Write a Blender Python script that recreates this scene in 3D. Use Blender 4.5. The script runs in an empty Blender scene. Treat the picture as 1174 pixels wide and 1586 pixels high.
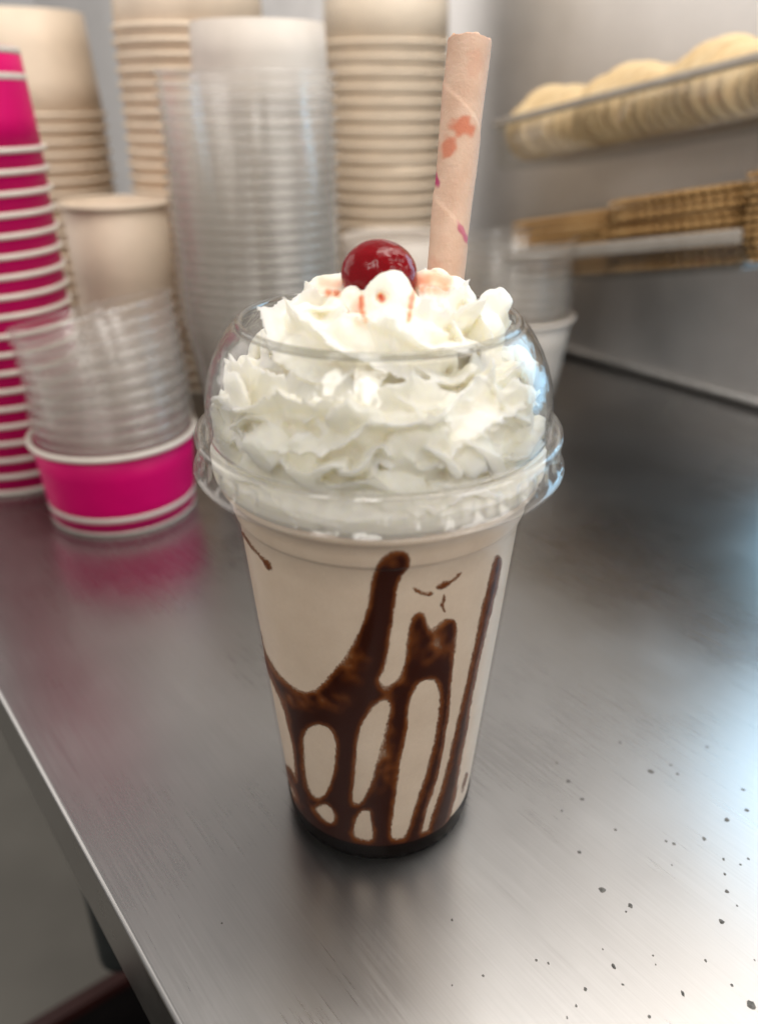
import bpy, bmesh, math, random
import numpy as np
from mathutils import Vector, Matrix, noise

random.seed(7); np.random.seed(7)
SC = bpy.context.scene
COL = SC.collection
MM = 0.001
PI = math.pi

# ------------------------------------------------------------------ camera
FPX, PITCH, CD, CH = 1250.0, math.radians(27.0), 214.9, 222.6     # focal length in photo pixels, tilt, distance and height (mm)
cam = bpy.data.cameras.new('camera')
cam.sensor_fit = 'VERTICAL'; cam.sensor_height = 24.0; cam.lens = FPX / 1586 * 24.0
cam.clip_start = 0.01; cam.clip_end = 50
cam.dof.use_dof = True; cam.dof.focus_distance = 0.238; cam.dof.aperture_fstop = cam.lens / 4.3
camo = bpy.data.objects.new('camera', cam); COL.objects.link(camo)
camo.location = (0, -CD * MM, CH * MM); camo.rotation_euler = (PI / 2 - PITCH, 0, 0)
SC.camera = camo

# ------------------------------------------------------------------ world, exposure, lamps
w = bpy.data.worlds.new('World'); SC.world = w; w.use_nodes = True
bg = w.node_tree.nodes['Background']
bg.inputs['Color'].default_value = (1.0, 0.95, 0.905, 1); bg.inputs['Strength'].default_value = 0.31
SC.view_settings.view_transform = 'Standard'; SC.view_settings.look = 'None'
SC.view_settings.exposure = 0.36; SC.view_settings.gamma = 1.0
cy = SC.cycles
cy.max_bounces = 24; cy.diffuse_bounces = 8; cy.glossy_bounces = 6; cy.transmission_bounces = 8
cy.transparent_max_bounces = 96; cy.use_denoising = True; cy.caustics_reflective = False
cy.sample_clamp_indirect = 6.0

def area(name, loc, target, sx, sy, power, color):
    L = bpy.data.lights.new(name, 'AREA'); L.shape = 'RECTANGLE'; L.size = sx; L.size_y = sy
    L.energy = power; L.color = color
    o = bpy.data.objects.new(name, L); COL.objects.link(o); o.location = loc
    d = Vector(target) - Vector(loc); o.rotation_euler = d.to_track_quat('-Z', 'Y').to_euler()
    return o
# serving window in the steel wall, just past the frame; ceiling panel; added fills; two tubes behind the camera
area('window_light', (0.4045, 0.2808, 0.255), (0.4045 - 0.79, 0.2808 - 0.613, 0.255), 0.235, 0.36, 0.72, (0.36, 0.71, 1.0))
area('stack_fill_light', (0.20, 0.14, 0.80), (0.0, 0.72, 0.26), 0.60, 0.36, 3.2, (1.0, 0.93, 0.85))  # added fill, no known lamp: lifts the fronts of the cup stacks
area('front_fill_light', (0.95, -0.50, 0.42), (0.0, 0.0, 0.08), 0.8, 0.7, 4.8, (1.0, 0.97, 0.93))  # added soft fill for the lower right of the milkshake, no known window
area('side_fill_light', (-1.30, 0.60, 0.58), (0.10, 0.45, 0.15), 1.1, 1.0, 4.2, (1.0, 0.93, 0.86))  # added fill that brightens the steel wall and rear cups, no known source
area('ceiling_panel_light', (0.62, 0.34, 1.45), (0.45, 0.28, 0.0), 1.0, 1.2, 8.6, (1.0, 0.95, 0.89))
area('tube_light', (-0.62, -0.76, 1.02), (0.0, 0.0, 0.1), 0.22, 0.50, 2.1, (1.0, 0.97, 0.92))
area('tube_light', (-0.12, -0.85, 1.00), (0.0, 0.0, 0.1), 0.26, 0.58, 3.0, (1.0, 0.97, 0.92))

# ------------------------------------------------------------------ reference camera maths (mm)
cP, sP = math.cos(PITCH), math.sin(PITCH)
def ray(x, y):
    u = -(y - 793) / FPX
    return np.array([(x - 587) / FPX, cP + u * sP, -sP + u * cP])
CAM = np.array([0, -CD, CH])
def at_depth(x, y, d): return CAM + d * ray(x, y)
def at_z(x, y, z=0.0):
    r = ray(x, y); return CAM + r * ((z - CAM[2]) / r[2])
def to_px(P):
    v = np.asarray(P, float) - CAM
    d = v[..., 1] * cP - v[..., 2] * sP; u = v[..., 1] * sP + v[..., 2] * cP
    return 587 + FPX * v[..., 0] / d, 793 - FPX * u / d
ND = np.array([0.79, 0.613, 0.0]); ND /= np.linalg.norm(ND)       # across the counter, towards the wall
DD = np.array([ND[1], -ND[0], 0.0])                                 # along the counter, towards the viewer
EDGE, WALL = -94.3, 493.0

# ------------------------------------------------------------------ helpers
def link(name, me, mat=None, parent=None, smooth=True):
    o = bpy.data.objects.new(name, me); COL.objects.link(o)
    if mat is not None:
        if not me.materials: me.materials.append(mat)
    if smooth: me.polygons.foreach_set('use_smooth', [True] * len(me.polygons))
    if parent: o.parent = parent
    return o
def mesh(name, V, F):
    me = bpy.data.meshes.new(name)
    me.from_pydata([tuple(np.asarray(v, float) * MM) for v in V], [], [tuple(int(i) for i in f) for f in F])
    me.update(); return me
def from_bm(name, bm):
    me = bpy.data.meshes.new(name); bm.to_mesh(me); bm.free(); return me
def tag(o, label=None, cat=None, group=None, kind=None):
    if label: o['label'] = label
    if cat: o['category'] = cat
    if group: o['group'] = group
    if kind: o['kind'] = kind
    return o
def empty(name, loc, label, cat, group=None):
    o = bpy.data.objects.new(name, None); COL.objects.link(o); o.empty_display_size = 0.01
    o.location = tuple(np.asarray(loc, float) * MM); return tag(o, label, cat, group)
def copy_tree(o):
    c = o.copy(); COL.objects.link(c)
    for ch in [x for x in COL.objects if x.parent == o]:
        k = ch.copy(); COL.objects.link(k); k.parent = c
        for g in [x for x in COL.objects if x.parent == ch]:
            q = g.copy(); COL.objects.link(q); q.parent = k
    return c
def grid_faces(nu, nv, wrap=False):
    """rows nv, columns nu, vertex j*nu+i"""
    i = np.arange(nu if wrap else nu - 1); j = np.arange(nv - 1)
    I, J = np.meshgrid(i, j); I2 = (I + 1) % nu
    return np.stack([J * nu + I, J * nu + I2, (J + 1) * nu + I2, (J + 1) * nu + I], -1).reshape(-1, 4)
def lathe(name, prof, n=96, close=False, f=None):
    """profile of (r, z) going round the axis; f(th, r, z) may displace the radius"""
    pr = list(prof) + ([prof[0]] if close else [])
    th = np.linspace(0, 2 * PI, n, endpoint=False)
    V = []
    for r, z in pr:
        R = np.full(n, float(r)) if f is None else f(th, r, z)
        V.append(np.stack([R * np.cos(th), R * np.sin(th), np.full(n, float(z))], -1))
    V = np.concatenate(V)
    me = mesh(name, V, grid_faces(n, len(pr), True))
    bm = bmesh.new(); bm.from_mesh(me)
    bmesh.ops.remove_doubles(bm, verts=bm.verts, dist=1e-6)
    bmesh.ops.recalc_face_normals(bm, faces=bm.faces)
    bm.to_mesh(me); bm.free(); return me
def roundring(r, z, a, n=96, m=10):
    return lathe('ring', [(r + a * math.cos(t), z + a * math.sin(t)) for t in np.linspace(0, 2 * PI, m, endpoint=False)], n, close=True)
def box(name, c, e1, e2, e3, h1, h2, h3, bev=0.0, seg=2):
    """box centred at c with unit axes e1 e2 e3 and half sizes (mm)"""
    bm = bmesh.new(); bmesh.ops.create_cube(bm, size=2)
    for v in bm.verts: v.co = Vector((v.co.x * h1, v.co.y * h2, v.co.z * h3))
    if bev: bmesh.ops.bevel(bm, geom=bm.edges[:], offset=bev, segments=seg, affect='EDGES', profile=0.5)
    e1, e2, e3, c = map(lambda q: np.asarray(q, float), (e1, e2, e3, c))
    for v in bm.verts: v.co = Vector(tuple((c + v.co.x * e1 + v.co.y * e2 + v.co.z * e3) * MM))
    bmesh.ops.recalc_face_normals(bm, faces=bm.faces)
    return from_bm(name, bm)
def smoothstep(a, b, x):
    t = np.clip((x - a) / (b - a), 0, 1); return t * t * (3 - 2 * t)
def vcol(me, arr, name='tint'):
    a = me.attributes.new(name, 'FLOAT_COLOR', 'POINT')
    full = np.ones((len(arr), 4), np.float32); full[:, :arr.shape[1]] = arr
    a.data.foreach_set('color', full.ravel())
def vfloat(me, arr, name):
    a = me.attributes.new(name, 'FLOAT', 'POINT'); a.data.foreach_set('value', np.asarray(arr, np.float32))

# ------------------------------------------------------------------ materials
class NT:
    def __init__(s, name):
        s.m = bpy.data.materials.new(name); s.m.use_nodes = True; s.t = s.m.node_tree
        s.p = s.t.nodes['Principled BSDF']; s.out = s.t.nodes['Material Output']
    def n(s, typ, **kw):
        q = s.t.nodes.new(typ)
        for k, v in kw.items(): setattr(q, k, v)
        return q
    def l(s, a, b): s.t.links.new(a, b)
    def set(s, **kw):
        for k, v in kw.items():
            k = k.replace('_', ' ')
            s.p.inputs[k].default_value = (tuple(v) + (1,)) if isinstance(v, (tuple, list)) and len(v) == 3 and 'Radius' not in k else v
        return s
    def noise(s, scale, detail=3, rough=0.5, vec=None, space='Object', stretch=None):
        tc = s.n('ShaderNodeTexCoord'); src = tc.outputs[space]
        if stretch is not None:
            mr_ = s.n('ShaderNodeMapping'); mr_.inputs['Rotation'].default_value = stretch[1]; s.l(src, mr_.inputs['Vector'])
            mp = s.n('ShaderNodeMapping'); mp.inputs['Scale'].default_value = stretch[0]
            s.l(mr_.outputs['Vector'], mp.inputs['Vector']); src = mp.outputs['Vector']
        nz = s.n('ShaderNodeTexNoise'); nz.inputs['Scale'].default_value = scale
        nz.inputs['Detail'].default_value = detail; nz.inputs['Roughness'].default_value = rough
        s.l(src, nz.inputs['Vector']); return nz.outputs['Fac']
    def ramp(s, fac, stops):
        r = s.n('ShaderNodeValToRGB'); e = r.color_ramp.elements
        while len(e) < len(stops): e.new(0.5)
        for q, (p, c) in zip(e, stops): q.position = p; q.color = tuple(c) + (1,) if len(c) == 3 else c
        s.l(fac, r.inputs['Fac']); return r.outputs['Color']
    def bump(s, h, strength, dist):
        b = s.n('ShaderNodeBump'); b.inputs['Strength'].default_value = strength; b.inputs['Distance'].default_value = dist
        s.l(h, b.inputs['Height']); s.l(b.outputs['Normal'], s.p.inputs['Normal']); return b
    def math(s, op, a, b=None):
        q = s.n('ShaderNodeMath', operation=op)
        for k, v in enumerate((a, b)):
            if v is None: continue
            if isinstance(v, (int, float)): q.inputs[k].default_value = v
            else: s.l(v, q.inputs[k])
        return q.outputs[0]
    def mapr(s, v, a, b, c, d):
        q = s.n('ShaderNodeMapRange'); s.l(v, q.inputs['Value'])
        for k, x in zip(('From Min', 'From Max', 'To Min', 'To Max'), (a, b, c, d)): q.inputs[k].default_value = x
        return q.outputs['Result']

def paper(name, col, rough=0.45, var=0.06, spec=0.35):
    m = NT(name).set(Roughness=rough, Specular_IOR_Level=spec)
    f = m.noise(60, 4)
    m.l(m.ramp(f, [(0.25, tuple(c * (1 - var) for c in col)), (0.75, tuple(min(1, c * (1 + var)) for c in col))]), m.p.inputs['Base Color'])
    g = m.noise(900, 2); m.bump(g, 0.12, 0.0004)
    return m.m
M_pink = paper('pink_paper', (0.60, 0.001, 0.125), 0.45, 0.06, 0.18)
M_white = paper('white_paper', (0.62, 0.56, 0.50), 0.5)
M_cream = paper('cream_paper', (0.80, 0.67, 0.53), 0.5)
M_creamrim = paper('cream_rim_paper', (0.82, 0.71, 0.575), 0.5)

def clear(name, tint=(0.985, 0.985, 0.985), rough=0.03, base=0.04, graze=0.8, haze=0.0, wob=0.0, wscale=60):
    """thin clear plastic: what is behind shows through, the surface mirrors by the Fresnel law"""
    m = NT(name)
    tr = m.n('ShaderNodeBsdfTransparent'); tr.inputs['Color'].default_value = tuple(tint) + (1,)
    gl = m.n('ShaderNodeBsdfGlossy'); gl.inputs['Roughness'].default_value = rough
    mx = m.n('ShaderNodeMixShader')
    lw = m.n('ShaderNodeLayerWeight'); lw.inputs['Blend'].default_value = 0.5      # Facing = 1 - cos: the same seen from inside the sheet
    fac = m.math('ADD', m.math('MULTIPLY', m.math('POWER', lw.outputs['Facing'], 4.5), graze), base)
    if wob:
        nz = m.noise(wscale, 2); b = m.n('ShaderNodeBump'); b.inputs['Strength'].default_value = wob; b.inputs['Distance'].default_value = 0.001
        m.l(nz, b.inputs['Height']); m.l(b.outputs['Normal'], gl.inputs['Normal'])
    m.l(fac, mx.inputs['Fac']); m.l(tr.outputs[0], mx.inputs[1]); m.l(gl.outputs[0], mx.inputs[2])
    res = mx
    if haze:                                                       # moulded plastic is never quite clear
        df = m.n('ShaderNodeBsdfTranslucent'); dd = m.n('ShaderNodeBsdfDiffuse'); ad = m.n('ShaderNodeMixShader'); ad.inputs['Fac'].default_value = 0.5
        for q in (df, dd): q.inputs['Color'].default_value = (0.97, 0.93, 0.87, 1)
        m.l(dd.outputs[0], ad.inputs[1]); m.l(df.outputs[0], ad.inputs[2])
        res = m.n('ShaderNodeMixShader'); res.inputs['Fac'].default_value = haze
        m.l(mx.outputs[0], res.inputs[1]); m.l(ad.outputs[0], res.inputs[2])
    m.l(res.outputs[0], m.out.inputs['Surface']); m.t.nodes.remove(m.p)
    return m.m
M_lid = clear('clear_lid_plastic', (0.965, 0.965, 0.96), 0.045, 0.04, 0.8, 0.012, 0.5, 170)
M_rim = clear('thick_clear_plastic', (0.80, 0.80, 0.785), 0.05, 0.10, 0.8, 0.02, 0.1, 90)
M_ring = clear('clear_ring_plastic', (0.985, 0.98, 0.975), 0.05, 0.06, 0.8, 0.03, 0.05, 90)
M_cup = clear('clear_cup_plastic', (0.985, 0.98, 0.975), 0.12, 0.004, 0.10)
M_stackclear = clear('clear_stacked_plastic', (0.998, 0.995, 0.991), 0.16, 0.045, 0.6, 0.075)
M_acrylic = clear('clear_tray_acrylic', (0.95, 0.95, 0.94), 0.08, 0.05, 0.7)

def brushed(name, base, rough, aniso, ang, smear=0.08, bumpk=0.04, metal=1.0):
    m = NT(name).set(Metallic=metal, Anisotropic=aniso)
    rot = (0, 0, -ang)
    fine = m.noise(1.0, 5, 0.65, stretch=((60, 3400, 60), rot))      # long hair scratches along the counter
    mid = m.noise(1.0, 4, 0.6, stretch=((28, 1300, 28), rot))
    blot = m.noise(9, 4, 0.55)
    col = m.ramp(m.math('ADD', m.math('MULTIPLY', mid, 0.5), m.math('MULTIPLY', blot, 0.5)),
                 [(0.30, tuple(c * 0.90 for c in base)), (0.70, tuple(min(1, c * 1.07) for c in base))])
    m.l(col, m.p.inputs['Base Color'])
    r = m.math('ADD', m.mapr(mid, 0.3, 0.7, rough - 0.022, rough + 0.022), m.mapr(blot, 0.3, 0.7, -smear / 2, smear / 2))
    m.l(r, m.p.inputs['Roughness'])
    h = m.math('ADD', m.math('MULTIPLY', fine, 0.6), m.math('MULTIPLY', mid, 0.4))
    m.bump(h, bumpk, 0.001)
    cx = m.n('ShaderNodeCombineXYZ')
    for k, v in zip('XYZ', DD): cx.inputs[k].default_value = float(v)
    m.l(cx.outputs[0], m.p.inputs['Tangent'])
    return m.m
ANG = math.atan2(DD[1], DD[0])
M_steel = brushed('brushed_counter_steel', (0.42, 0.414, 0.41), 0.29, 0.5, ANG)
M_wall = brushed('steel_wall_sheet', (0.77, 0.755, 0.745), 0.42, 0.1, ANG, 0.06, 0.03, 0.80)

# ------------------------------------------------------------------ the setting: counter, wall, floor
def sweep_profile(name, pts, t0, t1):
    """profile of (n, z) points swept along the counter from t0 to t1"""
    V = []
    for t in (t0, t1):
        for n_, z_ in pts: V.append(ND * n_ + DD * t + np.array([0, 0, z_]))
    k = len(pts)
    F = [(i, (i + 1) % k, k + (i + 1) % k, k + i) for i in range(k)] + [tuple(range(k))[::-1], tuple(range(k, 2 * k))]
    me = mesh(name, V, F)
    bm = bmesh.new(); bm.from_mesh(me); bmesh.ops.recalc_face_normals(bm, faces=bm.faces); bm.to_mesh(me); bm.free(); return me
rr = 1.8
edge_pts = [(EDGE + rr - rr * math.sin(a), -rr + rr * math.cos(a)) for a in np.linspace(0, PI / 2, 7)]
prof = [(WALL + 1, 0.0)] + edge_pts + [(EDGE, -38), (EDGE + 2.0, -40), (EDGE + 14, -40), (EDGE + 14, -37.5), (EDGE + 2.5, -37.5), (EDGE + 2.5, -6), (WALL + 1, -6)]
counter = tag(link('counter', sweep_profile('counter', prof, -1500, 900), M_steel, smooth=False), kind='structure')
wall = tag(link('wall', box('wall', ND * (WALL + 6) + DD * (-620) + np.array([0, 0, 130]), DD, ND, (0, 0, 1), 1150, 5, 900), M_wall, smooth=False), kind='structure')
cove = sweep_profile('cove_strip', [(WALL - 9 + 9 * math.cos(a) * 0 + 9 * (1 - math.cos(a)), 9 - 9 * math.sin(a) + 0.3) for a in np.linspace(PI / 2, 0, 6)] + [(WALL - 0.2, 9.3), (WALL - 0.2, 0.3)], -1500, 520)
mcv = NT('cove_sealant').set(Roughness=0.4, Metallic=0.7); f = mcv.noise(120, 3)
mcv.l(mcv.ramp(f, [(0.3, (0.50, 0.48, 0.46)), (0.7, (0.64, 0.62, 0.60))]), mcv.p.inputs['Base Color'])
link('cove_strip', cove, mcv.m, counter)
fl = NT('floor_vinyl').set(Roughness=0.55); f = fl.noise(5, 4)
fl.l(fl.ramp(f, [(0.3, (0.19, 0.178, 0.155)), (0.7, (0.25, 0.235, 0.205))]), fl.p.inputs['Base Color'])
floor = tag(link('floor', box('floor', (-300, 300, -905), (1, 0, 0), (0, 1, 0), (0, 0, 1), 2600, 2600, 5), fl.m, smooth=False), kind='structure')

# stains and pits on the steel, each one a small flat spot of its own
ms = NT('dark_spot').set(Roughness=0.7); f = ms.noise(900, 3)
ms.l(ms.ramp(f, [(0.3, (0.05, 0.047, 0.042)), (0.75, (0.19, 0.18, 0.165))]), ms.p.inputs['Base Color'])
spots = [(897, 1320, 9, 6), (932, 1378, 13, 9), (976, 1403, 9, 7), (969, 1412, 4, 3), (950, 1497, 7, 7), (906, 1532, 6, 5), (964, 1525, 6, 3), (1011, 1480, 4, 3),
         (933, 1470, 3, 3), (1057, 1539, 5, 8), (1092, 1488, 5, 4), (1133, 1526, 5, 4), (1162, 1556, 14, 11), (1117, 1428, 10, 7), (1125, 1381, 8, 5), (1090, 1299, 8, 6),
         (1122, 1354, 5, 4), (1146, 1339, 5, 3), (1158, 1330, 5, 4), (1120, 1331, 5, 5), (1043, 1307, 6, 5), (830, 1487, 5, 4), (849, 1492, 4, 4), (901, 1238, 9, 5),
         (880, 1210, 8, 6), (862, 1182, 5, 4), (870, 1256, 4, 4), (1007, 1195, 12, 8), (1038, 1185, 6, 3), (1150, 1223, 7, 4), (1156, 1255, 8, 6), (1125, 1270, 9, 7),
         (1031, 1303, 5, 4), (953, 1285, 6, 4), (1049, 1199, 6, 5), (892, 1558, 4, 4), (878, 1576, 3, 4), (1005, 1575, 7, 4), (748, 1511, 5, 4), (700, 1425, 4, 4),
         (1015, 1494, 3, 3), (1141, 1403, 4, 3), (1168, 1487, 3, 3), (1040, 1340, 3, 3), (344, 1430, 4, 3), (232, 1240, 5, 3), (700, 1526, 3, 3), (960, 1150, 6, 4), (1095, 1157, 7, 4)]
for (px, py, sx, sy) in spots:
    c = at_z(px, py, 0.0); k = np.linalg.norm(c - CAM) / FPX
    n_ = 11; V = []
    for ring, q in ((0, 1.0), (1, 0.6)):
        for i in range(n_):
            a = 2 * PI * i / n_; rr_ = q * (0.75 + 0.5 * random.random()) * 0.36 * k
            V.append((c[0] + rr_ * sx * math.cos(a), c[1] + rr_ * sy * 1.5 * math.sin(a), 0.02 + 0.10 * ring))
    F = [(i, (i + 1) % n_, n_ + (i + 1) % n_, n_ + i) for i in range(n_)] + [tuple(range(n_, 2 * n_))]
    link('stain', mesh('stain', V, F), ms.m, counter)

# things under the counter, at the lower left
mg = NT('dark_leg_paint').set(Roughness=0.45); f = mg.noise(40, 3)
mg.l(mg.ramp(f, [(0.3, (0.016, 0.018, 0.018)), (0.7, (0.03, 0.034, 0.033))]), mg.p.inputs['Base Color'])
mr = NT('black_bin_plastic').set(Roughness=0.6); f = mr.noise(30, 3)
mr.l(mr.ramp(f, [(0.3, (0.006, 0.005, 0.005)), (0.7, (0.012, 0.009, 0.009))]), mr.p.inputs['Base Color'])
mrr = NT('dark_red_plastic').set(Roughness=0.5); f = mrr.noise(30, 3)
mrr.l(mrr.ramp(f, [(0.3, (0.035, 0.008, 0.007)), (0.7, (0.05, 0.012, 0.010))]), mrr.p.inputs['Base Color'])

# ------------------------------------------------------------------ cups
ORD = ['first', 'second', 'third', 'fourth', 'fifth', 'sixth', 'seventh', 'eighth', 'ninth', 'tenth', 'eleventh', 'twelfth', 'thirteenth', 'fourteenth',
       'fifteenth', 'sixteenth', 'seventeenth', 'eighteenth', 'nineteenth', 'twentieth', 'twenty-first', 'twenty-second', 'twenty-third', 'twenty-fourth',
       'twenty-fifth', 'twenty-sixth', 'twenty-seventh', 'twenty-eighth', 'twenty-ninth', 'thirtieth', 'thirty-first', 'thirty-second', 'thirty-third', 'thirty-fourth', 'thirty-fifth', 'thirty-sixth']
def paper_cup(rt, rb, h, mats, inverted, stripe=False, name='paper_cup', rim=1.7, n=72):
    t = empty(name, (0, 0, 0), 'x', 'cup')
    s = (lambda z: h - z) if inverted else (lambda z: z)
    R = lambda z: rb + (rt - rb) * z / h
    wallp = [(rb - 0.9, 0.0), (rb, 0.25), (R(h * .33), h * .33), (R(h * .66), h * .66), (rt, h - 0.6), (rt - 0.55, h - 0.6), (R(h * .5) - 0.55, h * .5), (rb - 0.9, 5.2)]
    me = lathe('cup_wall', [(r, s(z)) for r, z in wallp], n, close=True); link('cup_wall', me, mats[0], t)
    me = lathe('base', [(0.0, s(5.0)), (rb - 1.2, s(5.0)), (rb - 1.2, s(4.3)), (0.0, s(4.3))], n); link('base', me, mats[2], t)
    me = roundring(rt + rim * 0.55, s(h - rim * 0.6), rim, n); link('rim', me, mats[1], t)
    if stripe:
        for z0, z1 in ((0.25, 3.6), (13.0, 16.4)) if stripe == 'two' else ((0.25, 2.0), (8.2, 11.6)):
            me = lathe('stripe', [(R(z0) + .05, s(z0)), (R(z0) + .22, s(z0 + .1)), (R(z1) + .22, s(z1 - .1)), (R(z1) + .05, s(z1))], n)
            link('stripe', me, M_white, t)
    return t
def stack(proto, n, sp, x, y, z0, label, group, top_first=True, lean=(0, 0), jit=0.35):
    out = []
    for i in range(n):                                             # i counts from the bottom
        o = proto if i == 0 else copy_tree(proto)
        o.location = tuple(np.array([x + lean[0] * i + random.uniform(-jit, jit), y + lean[1] * i + random.uniform(-jit, jit), z0 + sp * i]) * MM)
        o.rotation_euler = (0, 0, random.uniform(0, 6.28))
        k = n - 1 - i
        tag(o, label(k, n), 'cup', group); out.append(o)
    return out
def from_top(what, where):
    def g(k, n):
        if k == 0: return f'{what}, topmost of {where}'
        if k == n - 1: return f'{what}, lowest of {where}'
        return f'{what}, {ORD[k]} from the top of {where}'
    return g
PINK = (M_pink, M_white, M_white); CRM = (M_cream, M_creamrim, M_cream); WHT = (M_white, M_white, M_white)

stack(paper_cup(46, 42.8, 52, (M_pink, M_white, M_white), True, 'two'), 19, 10.95, -242, 292, 0.2,
      from_top('upside-down pink paper cup with white rim', 'the tall pink stack'), 'pink cups in the upside-down stack')
stack(paper_cup(57, 51.5, 76, CRM, True), 22, 10.05, -296, 560, 0.2,
      from_top('upside-down cream paper cup', 'the stack behind pink cups'), 'cream cups stacked behind the pink stack')
stack(paper_cup(56, 52.5, 85, CRM, True), 30, 9.3, -145, 505, 0.2,
      from_top('upside-down cream paper cup', 'the stack behind clear cups'), 'cream cups stacked behind the clear cups')
stack(paper_cup(45.5, 43, 58, WHT, True), 19, 11.6, -78, 388, 0.2,
      from_top('upside-down white paper cup', 'the white stack behind clear cups'), 'white cups stacked behind the clear cups')
stack(paper_cup(57, 53.5, 88, (M_creamrim, M_creamrim, M_creamrim), True), 24, 11.6, 6, 634, 0.2,
      from_top('upside-down ivory paper cup', 'the stack behind the wafer stick'), 'ivory cups stacked behind the wafer stick')
t = paper_cup(38.5, 34, 156, CRM, False, name='paper_cup'); t.location = (-0.196, 0.424, 0.0002)
tag(t, 'tall open cream paper cup between the pink stack and the clear cups', 'cup')
t = paper_cup(54.5, 50.5, 120, WHT, True, name='paper_tub'); t.location = (0.019, 0.505, 0.0002)
tag(t, 'upside-down white paper tub standing behind the cherry', 'tub')
t = paper_cup(48, 40, 67, WHT, False); t.location = (0.110, 0.452, 0.0002)
tag(t, 'white paper cup with clear cups nested in it, near the steel wall', 'cup')
pk = paper_cup(46, 42.5, 50, PINK, False, True); pk.location = (-0.157, 0.233, 0.0002)
tag(pk, 'short upright pink paper cup holding a tilted pile of clear cups', 'cup')

def clear_cup(rt, rb, h, n=64, name='clear_cup'):
    t = empty(name, (0, 0, 0), 'x', 'cup')
    R = lambda z: rb + (rt - rb) * z / h
    pr = [(0, 2.2), (rb * .9, 2.2), (rb, 0.3), (rb + .3, 2.5), (R(h * .4), h * .4), (R(h * .8), h * .8), (R(h * .8) + .7, h * .82), (rt - .4, h - 1.5)]
    link('cup_wall', lathe('cup_wall', pr, n), M_stackclear, t)
    link('rim', roundring(rt + 0.7, h - 1.1, 1.1, n, 8), M_stackclear, t)
    return t
stack(clear_cup(48.5, 33, 105), 24, 5.75, -73, 289, 0.2,
      from_top('empty clear plastic cup', 'the tall clear stack'), 'clear cups in the tall stack', jit=0.5)
def tilted(proto, n, sp, base, x1, tilt0, tilt1, label, group, axis=-0.35, lean_fix=0.0):
    p = np.array(base, float)
    for i in range(n):
        o = proto if i == 0 else copy_tree(proto)
        a = math.radians(tilt0 + (tilt1 - tilt0) * (i / (n - 1)) ** 1.3)
        R = Matrix.Rotation(axis, 4, 'Z') @ Matrix.Rotation(-a, 4, 'Y') @ Matrix.Rotation(axis, 4, 'Z').inverted()
        o.matrix_basis = Matrix.Translation(Vector(tuple((p + np.array([random.uniform(-.4, .4), random.uniform(-.4, .4), 0])) * MM))) @ R @ Matrix.Rotation(random.uniform(0, 6), 4, 'Z')
        up = R @ Vector((0, 0, 1)); p = p + np.array(up) * sp + np.array([0.9 * lean_fix, 0, 0])
        tag(o, label(n - 1 - i, n), 'cup', group)
tilted(clear_cup(44.5, 38.5, 36), 12, 6.6, (-156, 233, 12), 0, 0.5, 13,
       from_top('small clear plastic cup', 'the tilted pile in the pink cup'), 'small clear cups piled in the pink cup', lean_fix=0.9)
tilted(clear_cup(46.5, 38.0, 45), 9, 7.2, (110, 452, 25), 0, 0, 1.5,
       from_top('small clear plastic cup', 'the pile in the white cup'), 'small clear cups piled in the white cup')

# ------------------------------------------------------------------ trays on the steel wall
def tray(P0, P1, back, hgt, name, label, ext0=0, ext1=0, lip=2.6):
    P0 = np.array(P0, float); P1 = np.array(P1, float)
    e1 = (P1 - P0) / np.linalg.norm(P1 - P0); P0 = P0 - e1 * ext0; P1 = P1 + e1 * ext1
    e2 = ND - e1 * (ND @ e1); e2 /= np.linalg.norm(e2); e3 = np.cross(e1, e2); e3 = e3 if e3[2] > 0 else -e3
    L = np.linalg.norm(P1 - P0); M = (P0 + P1) / 2
    t = empty(name, (0, 0, 0), label, 'tray')
    link('front_panel', box('front_panel', M - e3 * hgt / 2, e1, e2, e3, L / 2, 1.5, hgt / 2, 0.4), M_acrylic, t)
    link('lip', box('lip', M - e2 * 2.8 + e3 * 0.2, e1, e2, e3, L / 2, 3.6, lip, 0.8), M_lip, t)
    link('bottom', box('bottom', M - e3 * (hgt + 1.6) + e2 * (back / 2), e1, e2, e3, L / 2, back / 2 + 1.4, 1.5, 0.4), M_acrylic, t)
    link('back_panel', box('back_panel', M + e2 * (back) - e3 * hgt / 2, e1, e2, e3, L / 2, 1.4, hgt / 2 - 0.2, 0.3), M_acrylic, t)
    for s_ in (-1, 1):
        link('end_panel', box('end_panel', M + e1 * s_ * (L / 2 + 1.6) + e2 * back / 2 - e3 * hgt / 2, e1, e2, e3, 1.5, back / 2 + 1.4, hgt / 2, 0.4), M_acrylic, t)
    return P0, e1, e2, e3, L
ml = NT('frosted_acrylic_lip').set(Roughness=0.25); ml.p.inputs['Transmission Weight'].default_value = 0.35
f = ml.noise(80, 3); ml.l(ml.ramp(f, [(0.3, (0.46, 0.42, 0.37)), (0.7, (0.56, 0.52, 0.47))]), ml.p.inputs['Base Color'])
M_lip = ml.m
def biscuit(name, c0, c1, c2):
    m = NT(name).set(Roughness=0.7); f = m.noise(70, 5)
    m.l(m.ramp(f, [(0.25, c0), (0.5, c1), (0.8, c2)]), m.p.inputs['Base Color'])
    g = m.noise(700, 3); m.bump(g, 0.3, 0.0008); return m.m
M_wafer_pale = biscuit('pale_wafer', (0.60, 0.42, 0.21), (0.74, 0.56, 0.32), (0.82, 0.67, 0.43))
M_waffle = biscuit('brown_waffle', (0.28, 0.15, 0.05), (0.42, 0.24, 0.085), (0.54, 0.34, 0.14))

P0, e1, e2, e3, L = tray((101, 513, 206.6), (230, 347, 245.6), 95, 32, 'wafer_tray', 'clear tray of pale round wafers, the higher on the steel wall', ext0=6, ext1=85)
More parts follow.
